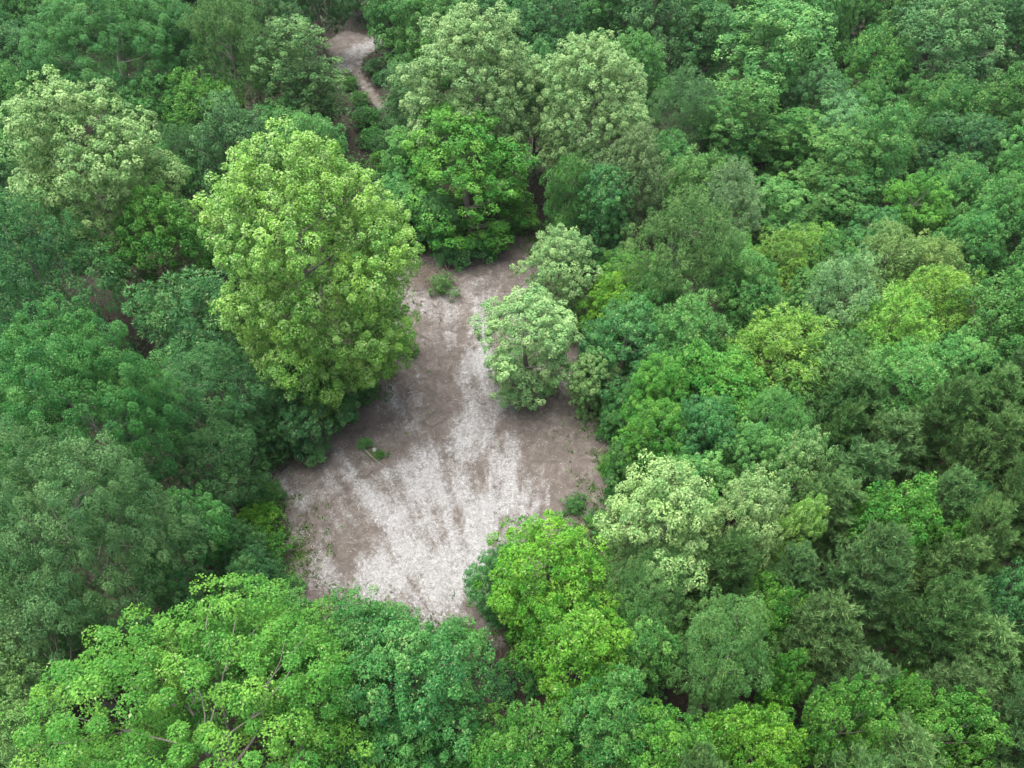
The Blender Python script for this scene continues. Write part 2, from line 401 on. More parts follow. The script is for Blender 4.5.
    for i in order:
        c = C[i]; zb = np.clip(c[2] - np.hypot(c[0], c[1]) * r.uniform(.5, .9), max(z0 * .7, 1.0), topz * .95)
        k = np.clip(zb / topz, 0, 1); b = trunk[0] + (trunk[-1] - trunk[0]) * k
        rb = tr0 * (1 - k * .85) * .5
        e = c + norm(c - axis) * RL[i] * .2
        paths.append((bend(b, e, r, 6, .05, -.06), np.linspace(rb, .02, 6)))
        for s in range(2):
            e2 = c + rand_dirs(1, r)[0] * RL[i] * .85; paths.append((bend(b + (e - b) * .55, e2, r, 4, .06), np.linspace(rb * .45, .012, 4)))
    T.trunk = tubes_mesh('trunk', paths, bark, 6)
    return T
def pine(seed, R=2.8, H=15.0):
    r = np.random.default_rng(seed)
    z0 = H * .40
    trunk = bend((0, 0, -.25), (r.normal(0, .2), r.normal(0, .2), H), r, 10, .01)
    paths = [(trunk, np.linspace(.20, .03, 10))]
    TP, TN, TT = [], [], []
    z = z0
    while z < H - .2:
        t = (z - z0) / (H - z0)
        rr = R * (np.clip(1 - t, 0, 1) ** .5) * (.8 + .2 * min(1, t * 6))
        nb = r.integers(4, 7)
        a0 = r.uniform(0, 6.28)
        for k in range(nb):
            a = a0 + k * 6.283 / nb + r.normal(0, .25); Lb = max(rr * r.uniform(.6, 1.15), .35)
            b = np.array((0, 0, z)); rise = .30 + .75 * t + r.normal(0, .15)
            e = b + np.array((math.cos(a) * Lb, math.sin(a) * Lb, Lb * rise * .75))
            paths.append((bend(b, e, r, 4, .04, -.08), np.linspace(.045 * (1 - t) + .015, .008, 4)))
            ns = max(5, int(Lb * 8.5)); lt = r.normal(0, .10)
            for s in range(ns):
                f = r.uniform(.3, 1.05); side = r.normal(0, .30) * Lb * .6 * (1.1 - f * .3)
                p = b + (e - b) * f + np.array((-math.sin(a) * side, math.cos(a) * side, r.uniform(-.1, .45)))
                TP.append(p); TN.append(norm(np.array((math.cos(a) * .55, math.sin(a) * .55, 1.0 + .5 * t)) + r.normal(0, .22, 3))); TT.append(lt + r.normal(0, .12))
        z += r.uniform(.42, .60)
    for k in range(10):
        TP.append(np.array((0, 0, H - .1 * k)) + r.normal(0, .15, 3)); TN.append(norm(np.array((0, 0, 1.)) + r.normal(0, .3, 3))); TT.append(.05)
    TP = np.array(TP); TN = np.array(TN); TT = np.array(TT); nt = len(TP); K = 44
    q = norm(r.normal(0, .50, (nt, K, 3)) + TN[:, None] * .95)
    P = TP[:, None] + TN[:, None] * r.uniform(-.28, .25, (nt, K, 1)) + r.normal(0, .05, (nt, K, 3))
    Nn = norm(rand_dirs(nt * K, r).reshape(nt, K, 3) + np.array((0, 0, .4)))
    ln = r.uniform(.24, .44, (nt, K)); wd = r.uniform(.05, .08, (nt, K))
    tint = np.clip(.5 + TT[:, None] + r.normal(0, .15, (nt, K)), 0, 1)
    pale = np.where(r.uniform(size=(nt, K)) < .10, r.uniform(.2, .8, (nt, K)), 0)
    T = Template(); T.R, T.H, T.Hc = R, H, H - z0
    NLEAF.append((seed, nt, nt * K / 2))
    T.crown = leaves_mesh('crown', P.reshape(-1, 3), q.reshape(-1, 3), Nn.reshape(-1, 3), ln.ravel(), wd.ravel(), tint.ravel(), pale.ravel(), M_NEEDLE, tri=True)
    T.trunk = tubes_mesh('trunk', paths, M_PBARK, 5)
    return T

B = broadleaf
LIB = {
    'hero':    [B(101, 7.8, 23.5, 27, 'egg', 110, .205, .48, 105, .19, .90, 1.3, .2, .1, .16, .22, M_LEAFP, pale_top=True, sep=1.75)],
    'palepop': [B(111, 6.2, 16, 22, 'dome', 90, .20, .46, 95, .20, .88, 1.3, .2, .1, .16, .34, M_LEAFP, pale_top=True, sep=1.7),
                B(112, 4.6, 13, 20, 'egg', 66, .23, .44, 92, .19, .88, 1.25, .2, .1, .16, .34, M_LEAFP, pale_top=True, sep=1.7),
                B(113, 3.4, 12.7, 13, 'egg', 50, .25, .38, 84, .165, .88, 1.25, .2, .1, .18, .32, M_LEAFP, pale_top=True, sep=1.7, ragged=.32)],
    'bigoak':  [B(121, 7.6, 12, 19, 'dome', 150, .15, .56, 225, .118, .92, 1.4, .15, .15, .16, .05, sep=1.85),
                B(122, 7.0, 12, 17, 'dome', 52, .25, .50, 150, .138, .80, 1.3, .15, .2, .20, .05, sep=1.8)],
    'oak':     [B(131 + k, 4.4, 10 + k * .6, 14, 'dome', 50, .24, .44, 84, .175, .88, 1.25, .2, .15, .22, .10, ragged=.24, sep=1.65) for k in range(4)],
    'full':    [B(136 + k, 4.4, 13.2, 14, 'tall', 60, .24, .44, 84, .175, .88, 1.25, .2, .15, .22, .10, ragged=.2, sep=1.65) for k in range(2)],
    'maple':   [B(141 + k, 3.2, 7.5, 11, 'ball', 34, .28, .36, 74, .165, .90, 1.3, .25, .1, .2, .10) for k in range(2)],
    'gum':     [B(151 + k, 3.9, 9.5, 13, 'tall', 48, .25, .46, 90, .22, .58, 1.3, .25, .45, .28, .10, ragged=.22, sep=1.6) for k in range(3)],
    'locust':  [B(161 + k, 3.6, 6.5, 11, 'dome', 44, .24, .52, 90, .32, .30, 1.25, .15, .7, .22, .18, ragged=.25, sep=1.6) for k in range(3)],
    'vine':    [B(171 + k, 3.0, 11.5, 13, 'column', 52, .32, .40, 70, .17, .90, 1.2, .6, .1, .28, .10, ragged=.32, sep=1.7) for k in range(3)],
    'grey':    [B(181 + k, 3.2, 7.5, 11, 'ball', 36, .27, .34, 80, .15, .62, 1.2, .1, .4, .2, .16, sep=1.75) for k in range(2)],
    'fine':    [B(191 + k, 4.6, 9.5, 14, 'dome', 50, .24, .44, 96, .185, .42, 1.2, .15, .4, .22, .08, ragged=.24, sep=1.75) for k in range(2)],
    'pine':    [pine(201 + k, 3.0 + .15 * k, 15 + .6 * k) for k in range(4)],
    'shrub':   [B(221 + k, 1.5, 1.7, 1.8, 'dome', 15, .26, .24, 46, .17, .55, 1.2, .2, .6, .5, .08, ragged=.55, sep=1.5) for k in range(3)],
}
print(NLEAF, sum(a[2] for a in NLEAF))

# ------------------------------------------------------------------ trees
GREENS = {   # base colours of the leaves
    'yellow': (0.106, 0.262, 0.036), 'pale': (0.112, 0.240, 0.072), 'warm': (0.058, 0.195, 0.024), 'bright': (0.056, 0.195, 0.027), 'lime': (0.076, 0.225, 0.020),
    'mid': (0.047, 0.165, 0.036), 'deep': (0.036, 0.122, 0.034), 'teal': (0.042, 0.160, 0.044), 'olive': (0.066, 0.160, 0.044),
    'silver': (0.104, 0.222, 0.082), 'pine': (0.100, 0.208, 0.068), 'greygreen': (0.062, 0.170, 0.056), 'tan': (0.140, 0.255, 0.070),
    'spring': (0.076, 0.222, 0.052), 'brown': (0.090, 0.155, 0.055)}
KIND = {'full': 'broadleaf_tree', 'hero': 'tufted_tree', 'palepop': 'tufted_tree', 'bigoak': 'broadleaf_tree', 'oak': 'broadleaf_tree', 'maple': 'round_crowned_tree', 'gum': 'spiky_leaved_tree',
        'locust': 'feathery_tree', 'vine': 'vine_draped_tree', 'grey': 'silver_leaved_tree', 'fine': 'fine_leaved_tree', 'pine': 'pine_tree', 'shrub': 'shrub'}
WORD = {'yellow': 'yellow-green', 'pale': 'pale green', 'warm': 'warm bright green', 'bright': 'bright green', 'lime': 'lime green', 'mid': 'mid green', 'deep': 'dark green', 'teal': 'blue-green', 'olive': 'olive',
        'silver': 'silvery', 'pine': 'grey-olive', 'greygreen': 'grey-green', 'tan': 'tan-topped', 'spring': 'light green', 'brown': 'brownish'}
def plant(x, y, h, r, sp, colour, label, group=None, cat='tree', seed=None):
    rr = random.Random(seed if seed is not None else int(x * 977 + y * 131))
    T = LIB[sp][rr.randrange(len(LIB[sp]))]
    if sp == 'palepop': T = min(LIB[sp], key=lambda t: abs(t.R - r))
    root = bpy.data.objects.new(KIND[sp], None); col.objects.link(root)
    root.location = (x, y, ground_z(x, y)); root.rotation_euler = (rr.gauss(0, .03), rr.gauss(0, .03), rr.uniform(0, 6.283))
    s = r / T.R; root.scale = (s * rr.uniform(.9, 1.1), s * rr.uniform(.9, 1.1), h / T.H); root.empty_display_size = .5
    tk = link('trunk', T.trunk, root); cr = link('crown', T.crown, root)
    g = GREENS[colour] if isinstance(colour, str) else colour
    j = [rr.uniform(.92, 1.08) for _ in range(3)]; k = rr.uniform(.95, 1.08) if r > 4.5 else rr.uniform(.80, 1.20)
    cr.color = (g[0] * j[0] * k, g[1] * k, g[2] * j[2] * k, 1)
    tag(root, label, cat, group)
    return root
# u, v of the crown's middle, radius in px, species, colour, height, label, short name when it serves as a landmark
HAND = [
 (310, 266, 95, 'hero', 'yellow', 27, 'towering yellow-green tree of countless tufts leaning over the clearing', 'the towering yellow-green tree'),
 (94, 172, 70, 'palepop', 'pale', 23, 'tall pale green tree with billowing tufts and a dark hollow side', 'the tall hollow-sided pale tree'),
 (476, 88, 62, 'palepop', 'pale', 22, 'taller of two pale tufted trees behind the narrow end of the clearing', 'the twin tall pale trees'),
 (592, 112, 58, 'palepop', 'pale', 20, 'lower of two pale tufted trees standing shoulder to shoulder behind the clearing', 'the lower tall pale tree'),
 (468, 170, 60, 'full', 'bright', 16.2, 'bright green tree standing against two tall pale trees at the clearing', 'the bright tree at the narrow end'),
 (560, 266, 36, 'palepop', 'pale', 12, 'small pale tree tucked behind another small pale tree beside the clearing', 'the small pale twins'),
 (528, 332, 46, 'palepop', 'pale', 12.5, 'small pale tree standing out on the bare ground of the clearing', 'the small pale tree in the clearing'),
 (205, 748, 156, 'bigoak', 'warm', 19, 'huge spreading bright green tree at the wide end of the clearing', 'the huge spreading tree'),
 (415, 690, 72, 'oak', 'mid', 15, 'mid green tree between the huge spreading tree and the exit track', 'the mid green tree by the exit track'),
 (362, 640, 46, 'oak', 'mid', 13, 'mid green tree wedged between the huge spreading tree and bare ground', None),
 (512, 768, 56, 'gum', 'bright', 13, 'bright green spiky tree hanging over the shaded exit track', None),
 (385, 770, 52, 'gum', 'mid', 13, 'mid green spiky tree beside the huge spreading tree', None),
 (552, 578, 54, 'gum', 'lime', 14, 'lime green tree reaching over the lower edge of the bare ground', 'the lime green trees'),
 (578, 650, 56, 'gum', 'lime', 13, 'lime green tree overhanging the shaded exit track', None),
 (497, 580, 30, 'full', 'teal', 9, 'small blue-green tree at the clearing beside a lime green tree', None),
 (662, 528, 54, 'palepop', 'pale', 17, 'pale domed tufted tree between the lime green trees and the pines', 'the pale domed tree'),
 (742, 524, 32, 'palepop', 'pale', 16, 'smaller pale tufted tree against the pale domed tree', None),
 (785, 530, 22, 'palepop', 'yellow', 15, 'narrow yellow-green tufted tree at the edge of the pines', None),
 (797, 470, 26, 'palepop', 'spring', 15, 'slender pale tufted tree rising between pines', 'the slender pale tree in the pines'),
 (662, 568, 38, 'grey', 'pale', 12, 'pale small-leaved tree below the pale domed tree', None),
 (890, 535, 36, 'maple', 'bright', 15, 'round bright green tree alone among the dark pines', 'the round bright tree in the pines'),
 (935, 552, 22, 'maple', 'bright', 13, 'smaller bright green tree beside the round bright tree among pines', None),
 (80, 530, 80, 'bigoak', 'silver', 22, 'wide grey-green tree with billowing lobes beside dark gaps', 'the wide grey-green tree'),
 (85, 398, 90, 'bigoak', 'mid', 22, 'wide mid green tree with bare grey limbs showing through', 'the wide tree with bare limbs'),
 (32, 645, 48, 'grey', 'silver', 16, 'silvery tree between the huge spreading tree and the grey-green tree', 'the silvery tree'),
 (18, 722, 45, 'grey', 'pale', 15, 'pale silvery tree brushing the huge spreading tree', None),
 (35, 262, 62, 'fine', 'deep', 19, 'dark fine-leaved tree below the tall hollow-sided pale tree', 'the dark fine-leaved tree'),
 (160, 245, 46, 'oak', 'bright', 15, 'fresh green tree between the hollow-sided pale tree and the towering tree', 'the fresh green tree'),
 (235, 162, 42, 'oak', 'greygreen', 17, 'grey-green tree tucked behind the towering yellow-green tree', 'the tucked grey-green tree'),
 (100, 44, 80, 'bigoak', 'mid', 20, 'broad lobed green tree behind the tall hollow-sided pale tree', 'the broad lobed tree'),
 (22, 72, 38, 'oak', 'deep', 16, None, None), (15, 110, 36, 'oak', 'mid', 15, None, None), (225, 50, 42, 'fine', 'olive', 19, 'tall olive tree beside the broad lobed green tree', 'the tall olive tree'),
 (272, 20, 32, 'oak', 'greygreen', 17, None, None), (298, 82, 42, 'vine', 'olive', 16, 'olive tree hung with vines beside the bare trail', 'the olive vine tree'),
 (150, 110, 36, 'gum', 'mid', 14, None, None), (200, 108, 36, 'gum', 'bright', 14, None, None),
 (198, 318, 48, 'locust', 'teal', 13, 'layered blue-green tree below the fresh green tree', 'the layered blue-green tree'),
 (215, 392, 48, 'fine', 'deep', 13, 'dark feathery tree in the shade of the towering yellow-green tree', 'the dark feathery tree'),
 (160, 440, 46, 'fine', 'deep', 12, None, None), (212, 470, 38, 'fine', 'deep', 11, None, None),
 (205, 522, 32, 'maple', 'mid', 11, 'round dark green tree beside the wide grey-green tree', 'the round dark tree'),
 (186, 582, 30, 'oak', 'teal', 12, 'small blue-green tree between the wide grey-green and huge spreading trees', None),
 (300, 400, 42, 'full', 'deep', 9, None, None), (252, 428, 30, 'full', 'deep', 8, None, None), (240, 550, 24, 'full', 'deep', 7, None, None), (245, 585, 28, 'oak', 'deep', 9, None, None),
 (408, 105, 24, 'vine', 'greygreen', 12, 'grey-green column of vines beside the bare trail', 'the vine column by the trail'),
 (433, 212, 22, 'locust', 'teal', 7, 'small blue-green feathery tree at the narrow end of the clearing', None),
 (430, 35, 38, 'oak', 'mid', 16, None, None),
 (480, 20, 36, 'oak', 'teal', 15, None, None), (545, 18, 36, 'gum', 'teal', 15, None, None), (610, 15, 36, 'vine', 'mid', 16, None, None),
 (636, 78, 35, 'oak', 'mid', 15, None, None), (657, 22, 32, 'vine', 'greygreen', 19, None, None), (700, 45, 28, 'vine', 'deep', 14, None, None),
 (755, 70, 46, 'vine', 'spring', 19, 'tall light green tower of vines in the tangled wood', 'the tall vine tower'), (805, 48, 34, 'vine', 'mid', 17, None, None), (735, 135, 38, 'vine', 'mid', 13, None, None),
 (815, 105, 32, 'oak', 'greygreen', 13, None, None), (835, 140, 28, 'vine', 'greygreen', 12, None, None), (877, 60, 32, 'gum', 'mid', 14, None, None),
 (945, 42, 50, 'oak', 'greygreen', 18, 'big grey-green tree standing over the tangled wood', 'the big tree over the tangled wood'), (950, 110, 36, 'gum', 'mid', 14, None, None), (965, 150, 34, 'oak', 'deep', 12, None, None),
 (875, 160, 27, 'vine', 'mid', 15, 'pointed tree shrouded in vines with a narrow top', 'the pointed vine tree'), (838, 175, 30, 'vine', 'spring', 12, None, None), (795, 150, 32, 'vine', 'mid', 10, None, None),
 (1003, 112, 36, 'oak', 'mid', 14, None, None), (1012, 30, 34, 'oak', 'deep', 15, None, None), (990, 215, 38, 'oak', 'mid', 13, None, None), (955, 190, 34, 'gum', 'mid', 12, None, None),
 (730, 202, 30, 'grey', 'silver', 12, 'round silver-grey tree among green vine tangles', 'the silver tree in the vines'), (625, 180, 36, 'oak', 'brown', 15, 'brown-topped tree beside the lower tall pale tree', 'the brown-topped tree'),
 (600, 222, 27, 'vine', 'teal', 13, 'blue-green leafy column behind the small pale twins', 'the blue-green column'), (686, 248, 47, 'fine', 'olive', 17, 'tall olive fine-leaved tree near the small pale twins', 'the olive fine-leaved tree'),
 (700, 185, 34, 'locust', 'spring', 11, None, None), (660, 160, 30, 'gum', 'mid', 11, None, None), (742, 288, 31, 'maple', 'spring', 12, 'round light green tree beside the tall olive fine-leaved tree', 'the round light green tree'),
 (785, 255, 30, 'locust', 'yellow', 10, None, None), (772, 218, 32, 'vine', 'spring', 9, None, None), (835, 205, 32, 'vine', 'mid', 9, None, None), (870, 236, 22, 'maple', 'teal', 9, None, None),
 (915, 212, 27, 'maple', 'bright', 11, 'round bright green tree beside the tan-topped feathery trees', 'the round bright tree by the tan tops'), (885, 262, 34, 'locust', 'tan', 11, None, None), (925, 268, 30, 'locust', 'tan', 10, None, None),
 (840, 306, 36, 'grey', 'silver', 13, 'round silver-grey tree among yellow-green feathery trees', 'the silver tree in the feathery grove'), (780, 348, 44, 'locust', 'yellow', 11, None, None), (750, 318, 30, 'locust', 'spring', 9, None, None),
 (832, 372, 40, 'locust', 'spring', 11, None, None), (885, 335, 42, 'locust', 'yellow', 12, None, None), (935, 305, 38, 'locust', 'yellow', 11, None, None), (905, 382, 38, 'locust', 'spring', 11, None, None),
 (1000, 330, 50, 'oak', 'mid', 15, 'wide mid green tree between the feathery grove and the pines', 'the wide tree by the feathery grove'), (955, 372, 32, 'oak', 'spring', 11, None, None), (965, 245, 32, 'oak', 'mid', 11, None, None),
 (622, 298, 30, 'gum', 'lime', 9, None, None), (624, 347, 40, 'full', 'teal', 12, 'blue-green tree beside the small pale tree in the clearing', 'the blue-green tree by the clearing'), (592, 372, 20, 'palepop', 'spring', 8, None, None),
 (690, 340, 36, 'locust', 'spring', 12, None, None), (655, 300, 30, 'oak', 'mid', 10, None, None), (660, 390, 32, 'oak', 'bright', 11, None, None), (708, 392, 44, 'gum', 'bright', 12, 'wide bright green spiky tree between feathery grove and clearing', 'the wide bright spiky tree'),
 (624, 412, 22, 'full', 'mid', 7, None, None), (660, 447, 34, 'full', 'bright', 11, None, None), (634, 465, 24, 'full', 'mid', 7, None, None), (706, 440, 32, 'oak', 'teal', 11, None, None), (765, 425, 32, 'fine', 'spring', 12, None, None), (752, 460, 28, 'oak', 'spring', 11, None, None),
 (642, 640, 34, 'gum', 'spring', 12, 'light green spiky tree between a lime green tree and the pines', None), (655, 600, 40, 'fine', 'olive', 13, None, None),
 (722, 655, 42, 'fine', 'olive', 16, 'olive brown fine-leaved tree among the dark pines', 'the olive brown tree in the pines'), (770, 612, 34, 'gum', 'bright', 13, 'bright green spiky tree ringed by pines', 'the bright spiky tree in the pines'), (782, 685, 20, 'maple', 'bright', 12, None, None),
 (958, 525, 22, 'oak', 'teal', 12, None, None), (1003, 612, 32, 'oak', 'teal', 14, 'blue-green tree deep in the pines', 'the blue-green tree in the pines'),
 (610, 724, 46, 'gum', 'mid', 13, None, None), (662, 748, 42, 'gum', 'bright', 13, None, None), (755, 748, 46, 'gum', 'lime', 14, None, None), (845, 744, 38, 'maple', 'bright', 15, 'round bright green tree between a lime green tree and the pines', 'the round bright tree below the pines'),
 (890, 724, 26, 'maple', 'bright', 13, None, None), (935, 750, 36, 'maple', 'bright', 14, None, None), (900, 690, 14, 'gum', 'lime', 9, None, None),
]
PINE_ZONE = [(715, 530), (770, 480), (815, 425), (850, 405), (930, 390), (1110, 370), (1150, 830), (700, 830), (680, 640), (695, 560)]
def crown_px(x, y, h, r, Hc):
    return project((x, y, h - Hc * .5))
placed = []     # x, y, h, r, Hc, u, v, depth, hand
def add(x, y, h, r, sp, colr, label=None, group=None, hand=False):
    T = LIB[sp][0]; Hc = T.Hc * h / T.H
    u, v, d = crown_px(x, y, h, r, Hc)
    placed.append(dict(x=x, y=y, h=h, r=r, Hc=Hc, u=u, v=v, d=d, sp=sp, col=colr, label=label, hand=hand, pr=r * FPX / d))
for (u, v, pr, sp, cl_, h, lab, short) in HAND:
    T = LIB[sp][0]; zc = h - T.Hc * h / T.H * .5
    p = at(u, v, zc); d = project(p)[2]
    add(p[0], p[1], h, pr * d / FPX, sp, cl_, lab, hand=True)
# visible ground that no other tree may cover (picture of the open ground)
OPEN_PX = [(398, 262), (432, 248), (500, 240), (525, 244), (512, 275), (560, 330), (575, 395), (600, 392), (598, 440), (606, 515), (560, 545), (480, 592), (470, 630),
           (420, 606), (380, 588), (335, 592), (290, 590), (285, 520), (268, 470), (275, 430), (320, 410), (362, 395), (385, 330)]
EXIT_PX = [(478, 636), (498, 640), (545, 700), (535, 712), (500, 700), (482, 660)]
TRAIL_PX = [(330, 42), (345, 32), (382, 40), (360, 60), (372, 92), (386, 108), (380, 160), (372, 160), (358, 90), (350, 76), (336, 62)]
def covers(u, v, pru, prv, P, n=14):
    a = np.linspace(0, 2 * np.pi, n, endpoint=False)
    xs = np.r_[u + np.cos(a) * pru, u + np.cos(a) * pru * .5, u]; ys = np.r_[v + np.sin(a) * prv, v + np.sin(a) * prv * .5, v]
    if in_poly(xs, ys, P).any(): return True
    return any((px - u) ** 2 / pru ** 2 + (py - v) ** 2 / prv ** 2 < 1 for px, py in P)
def try_fill(x, y, h, r, sp, colr, gap=.80):
    T = LIB[sp][0]; Hc = T.Hc * h / T.H
    u, v, d = crown_px(x, y, h, r, Hc)
    pr = r * FPX / d; el = math.atan2(CAM_H - h + Hc / 2, y if y > 1 else 1)
    prv = FPX / d * (math.cos(el) * Hc * .5 + math.sin(el) * r * .5)
    for q in placed:
        dd = math.hypot(q['x'] - x, q['y'] - y)
        if dd < gap * (q['r'] + r): return False
        if q['hand'] and q['d'] > d and abs(u - q['u']) < q['pr'] * .75 + pr * .55 and abs(v - q['v']) < q['pr'] * .75 + prv * .55: return False
    if in_poly(np.array([x]), np.array([y]), CLEAR)[0] or in_poly(np.array([x]), np.array([y]), FAR)[0]: return False
    for P in (OPEN_PX, EXIT_PX, TRAIL_PX):
        if covers(u, v, pr * .95, prv * .95, P): return False
    add(x, y, h, r, sp, colr)
    return True
R_ = random.Random(41)
def zone_species(u, v):
    if in_poly(np.array([u]), np.array([v]), PINE_ZONE)[0] and R_.random() < .93: return 'pine', 'pine', R_.uniform(13, 17), R_.uniform(1.9, 2.9)
    if u > 690 and v > 210: return R_.choice([('locust', 'yellow', R_.uniform(8, 12), R_.uniform(2.4, 3.6)), ('locust', 'spring', R_.uniform(8, 12), R_.uniform(2.4, 3.6)), ('oak', 'mid', R_.uniform(9, 12), R_.uniform(2.2, 3.4)), ('maple', 'spring', R_.uniform(8, 11), R_.uniform(2, 3)), ('gum', 'spring', R_.uniform(9, 12), R_.uniform(2.2, 3.2))])
    if u > 560 and v <= 210: return R_.choice([('vine', 'mid', R_.uniform(10, 19), R_.uniform(2.0, 3.2)), ('vine', 'spring', R_.uniform(9, 17), R_.uniform(2.0, 3.0)), ('oak', 'mid', R_.uniform(10, 14), R_.uniform(2.6, 4.2)), ('oak', 'deep', R_.uniform(10, 14), R_.uniform(2.6, 4)), ('gum', 'teal', R_.uniform(10, 13), R_.uniform(2.4, 3.6)), ('fine', 'greygreen', R_.uniform(11, 14), R_.uniform(2.8, 4)), ('locust', 'mid', R_.uniform(9, 12), R_.uniform(2.4, 3.4))])
    if u > 560: return R_.choice([('oak', 'mid', R_.uniform(8, 11), R_.uniform(2, 3.2)), ('gum', 'bright', R_.uniform(8, 11), R_.uniform(2, 3)), ('oak', 'deep', R_.uniform(8, 10), R_.uniform(2, 3))])
    if v < 210: return R_.choice([('oak', 'mid', R_.uniform(11, 15), R_.uniform(3, 4.6)), ('oak', 'deep', R_.uniform(11, 15), R_.uniform(3, 4.6)), ('gum', 'mid', R_.uniform(10, 14), R_.uniform(2.6, 3.8)), ('fine', 'deep', R_.uniform(11, 14), R_.uniform(3, 4.2)), ('oak', 'teal', R_.uniform(11, 14), R_.uniform(3, 4)), ('vine', 'mid', R_.uniform(9, 13), R_.uniform(2.4, 3.2))])
    return R_.choice([('oak', 'deep', R_.uniform(6, 11), R_.uniform(2.2, 3.6)), ('fine', 'deep', R_.uniform(6, 10), R_.uniform(2.4, 3.6)), ('gum', 'mid', R_.uniform(6, 12), R_.uniform(2.2, 3.2)), ('oak', 'bright', R_.uniform(7, 11), R_.uniform(2.2, 3.4)), ('locust', 'teal', R_.uniform(6, 10), R_.uniform(2.2, 3.2))])
# the pine stand
got = 0
for k in range(2500):
    u = R_.uniform(690, 1130); v = R_.uniform(385, 830)
    if not in_poly(np.array([u]), np.array([v]), PINE_ZONE)[0]: continue
    h = R_.uniform(12.5, 17); T = LIB['pine'][0]; zc = h - T.Hc * h / T.H * .5
    p = at(u, v, zc); d = project(p)[2]; r = R_.uniform(2.0, 3.0)
    bad = False
    for q in placed:
        dd = math.hypot(q['x'] - p[0], q['y'] - p[1])
        if dd < (.62 if q['sp'] == 'pine' else .55) * (q['r'] + r): bad = True; break
        if q['hand'] and q['d'] > d and math.hypot(u - q['u'], v - q['v']) < q['pr'] * .8 + r * FPX / d * .35: bad = True; break
    if bad: continue
    add(p[0], p[1], h, r, 'pine', 'pine' if R_.random() < .8 else 'olive'); got += 1
nfill = 0
for k in range(9000):
    y = R_.uniform(-2, 185); half = 24 + y * .76
    x = R_.uniform(-half, half)
    u, v, d = project((x, y, 9.0))
    sp, cl_, h, r = zone_species(u, v)
    r *= R_.uniform(.85, 1.3); h *= R_.uniform(.75, 1.3)
    if y > 110: r *= 1.2; h *= 1.1
    if try_fill(x, y, h, r, sp, cl_, .70 if sp != 'pine' else .62): nfill += 1
# keep the trees that stand in sight (a coarse look with each crown as an ellipsoid), and a fringe just outside it
W_, H_, K_ = 300, 220, 4.0
zb = np.full((H_, W_), 1e9); ib = np.full((H_, W_), -1)
yy, xx = np.mgrid[0:H_, 0:W_]; xx = xx * K_ - 88; yy = yy * K_ - 56
for i, q in enumerate(placed):
    el = math.atan2(CAM_H - q['h'] + q['Hc'] / 2, max(q['y'], 1)); prv = FPX / q['d'] * (math.cos(el) * q['Hc'] * .5 + math.sin(el) * q['r'] * .6)
    e = ((xx - q['u']) / q['pr']) ** 2 + ((yy - q['v']) / prv) ** 2
    z = q['d'] - q['r'] * np.sqrt(np.clip(1 - e, 0, 1)) - (q['v'] - yy) / prv * .0
    m = (e < 1) & (z < zb); zb[m] = z[m]; ib[m] = i
seen = np.bincount(ib[ib >= 0].ravel(), minlength=len(placed))
keep = [q['hand'] or seen[i] * 16 > 130 for i, q in enumerate(placed)]
print('pines', got, 'fill', nfill, 'kept', sum(keep))
placed = [q for q, k in zip(placed, keep) if k]
print({s: sum(q['sp'] == s for q in placed) for s in LIB})

# ------------------------------------------------------------------ labels: what each tree looks like and what it stands beside
NOUN = {'full': 'broadleaf tree', 'hero': 'tufted tree', 'palepop': 'tufted tree', 'bigoak': 'broadleaf tree', 'oak': 'broadleaf tree', 'maple': 'round-crowned tree', 'gum': 'spiky-leaved tree',
        'locust': 'feathery tree', 'vine': 'vine-draped tree', 'grey': 'small-leaved tree', 'fine': 'fine-leaved tree', 'pine': 'pine'}
LAND = []
for q, hnd in zip(placed, HAND):
    if hnd[7]: LAND.append((hnd[7], q['x'], q['y']))
used = {}
for q in placed:
    if q['label']: used[q['label']] = 1
for q in placed:
    if q['label']: continue
    near = sorted(LAND, key=lambda l: math.hypot(l[1] - q['x'], l[2] - q['y']))
    base = WORD[q['col']] + ' ' + NOUN[q['sp']]
    nb = sorted((p for p in placed if p is not q), key=lambda p: math.hypot(p['x'] - q['x'], p['y'] - q['y']))
    size = 'big ' if q['r'] > 4.2 else 'small ' if q['r'] < 2.4 else 'tall ' if q['h'] > 14.5 and q['sp'] != 'pine' else ''
    n1 = near[0][0]; n2 = near[1][0]
    opts = [f'{size}{base} beside {n1}']
    for p in nb[:5]:
        w = WORD[p['col']] + ' ' + NOUN[p['sp']]
        opts.append(f'{size}{base} next to a {w} near {n1}')
    opts.append(f'{size}{base} standing between {n1} and {n2}')
    for a_ in range(4):
        for b_ in range(a_ + 1, 5):
            w1, w2 = (WORD[p['col']] + ' ' + NOUN[p['sp']].replace(' tree', '') for p in (nb[a_], nb[b_]))
            opts.append(f'{size}{base} between a {w1} and a {w2} tree near {n1}')
    for p in nb[:6]:
        w = WORD[p['col']] + ' ' + NOUN[p['sp']]
        opts.append(f'{size}{base} crowding a {w} by {n2}')
    for a_ in range(4):
        for b_ in range(a_ + 1, 6):
            w1, w2 = (WORD[p['col']] + ' ' + NOUN[p['sp']] for p in (nb[a_], nb[b_]))
            opts.append(f'{size}{base} between a {w1} and a {w2}')
    opts = [o for o in opts if len(o.split()) <= 16] or [f'{size}{base} near {n1}']
    pick = next((o for o in opts if o not in used), None)
    q['label'] = pick or opts[0]; used[q['label']] = used.get(q['label'], 0) + 1
lab_n = {}
for q in placed: lab_n[q['label']] = lab_n.get(q['label'], 0) + 1
GRP = {'pine': 'pines of the stand beside the clearing', 'vine': 'vine-draped trees of the wood', 'locust': 'feathery trees of the wood'}
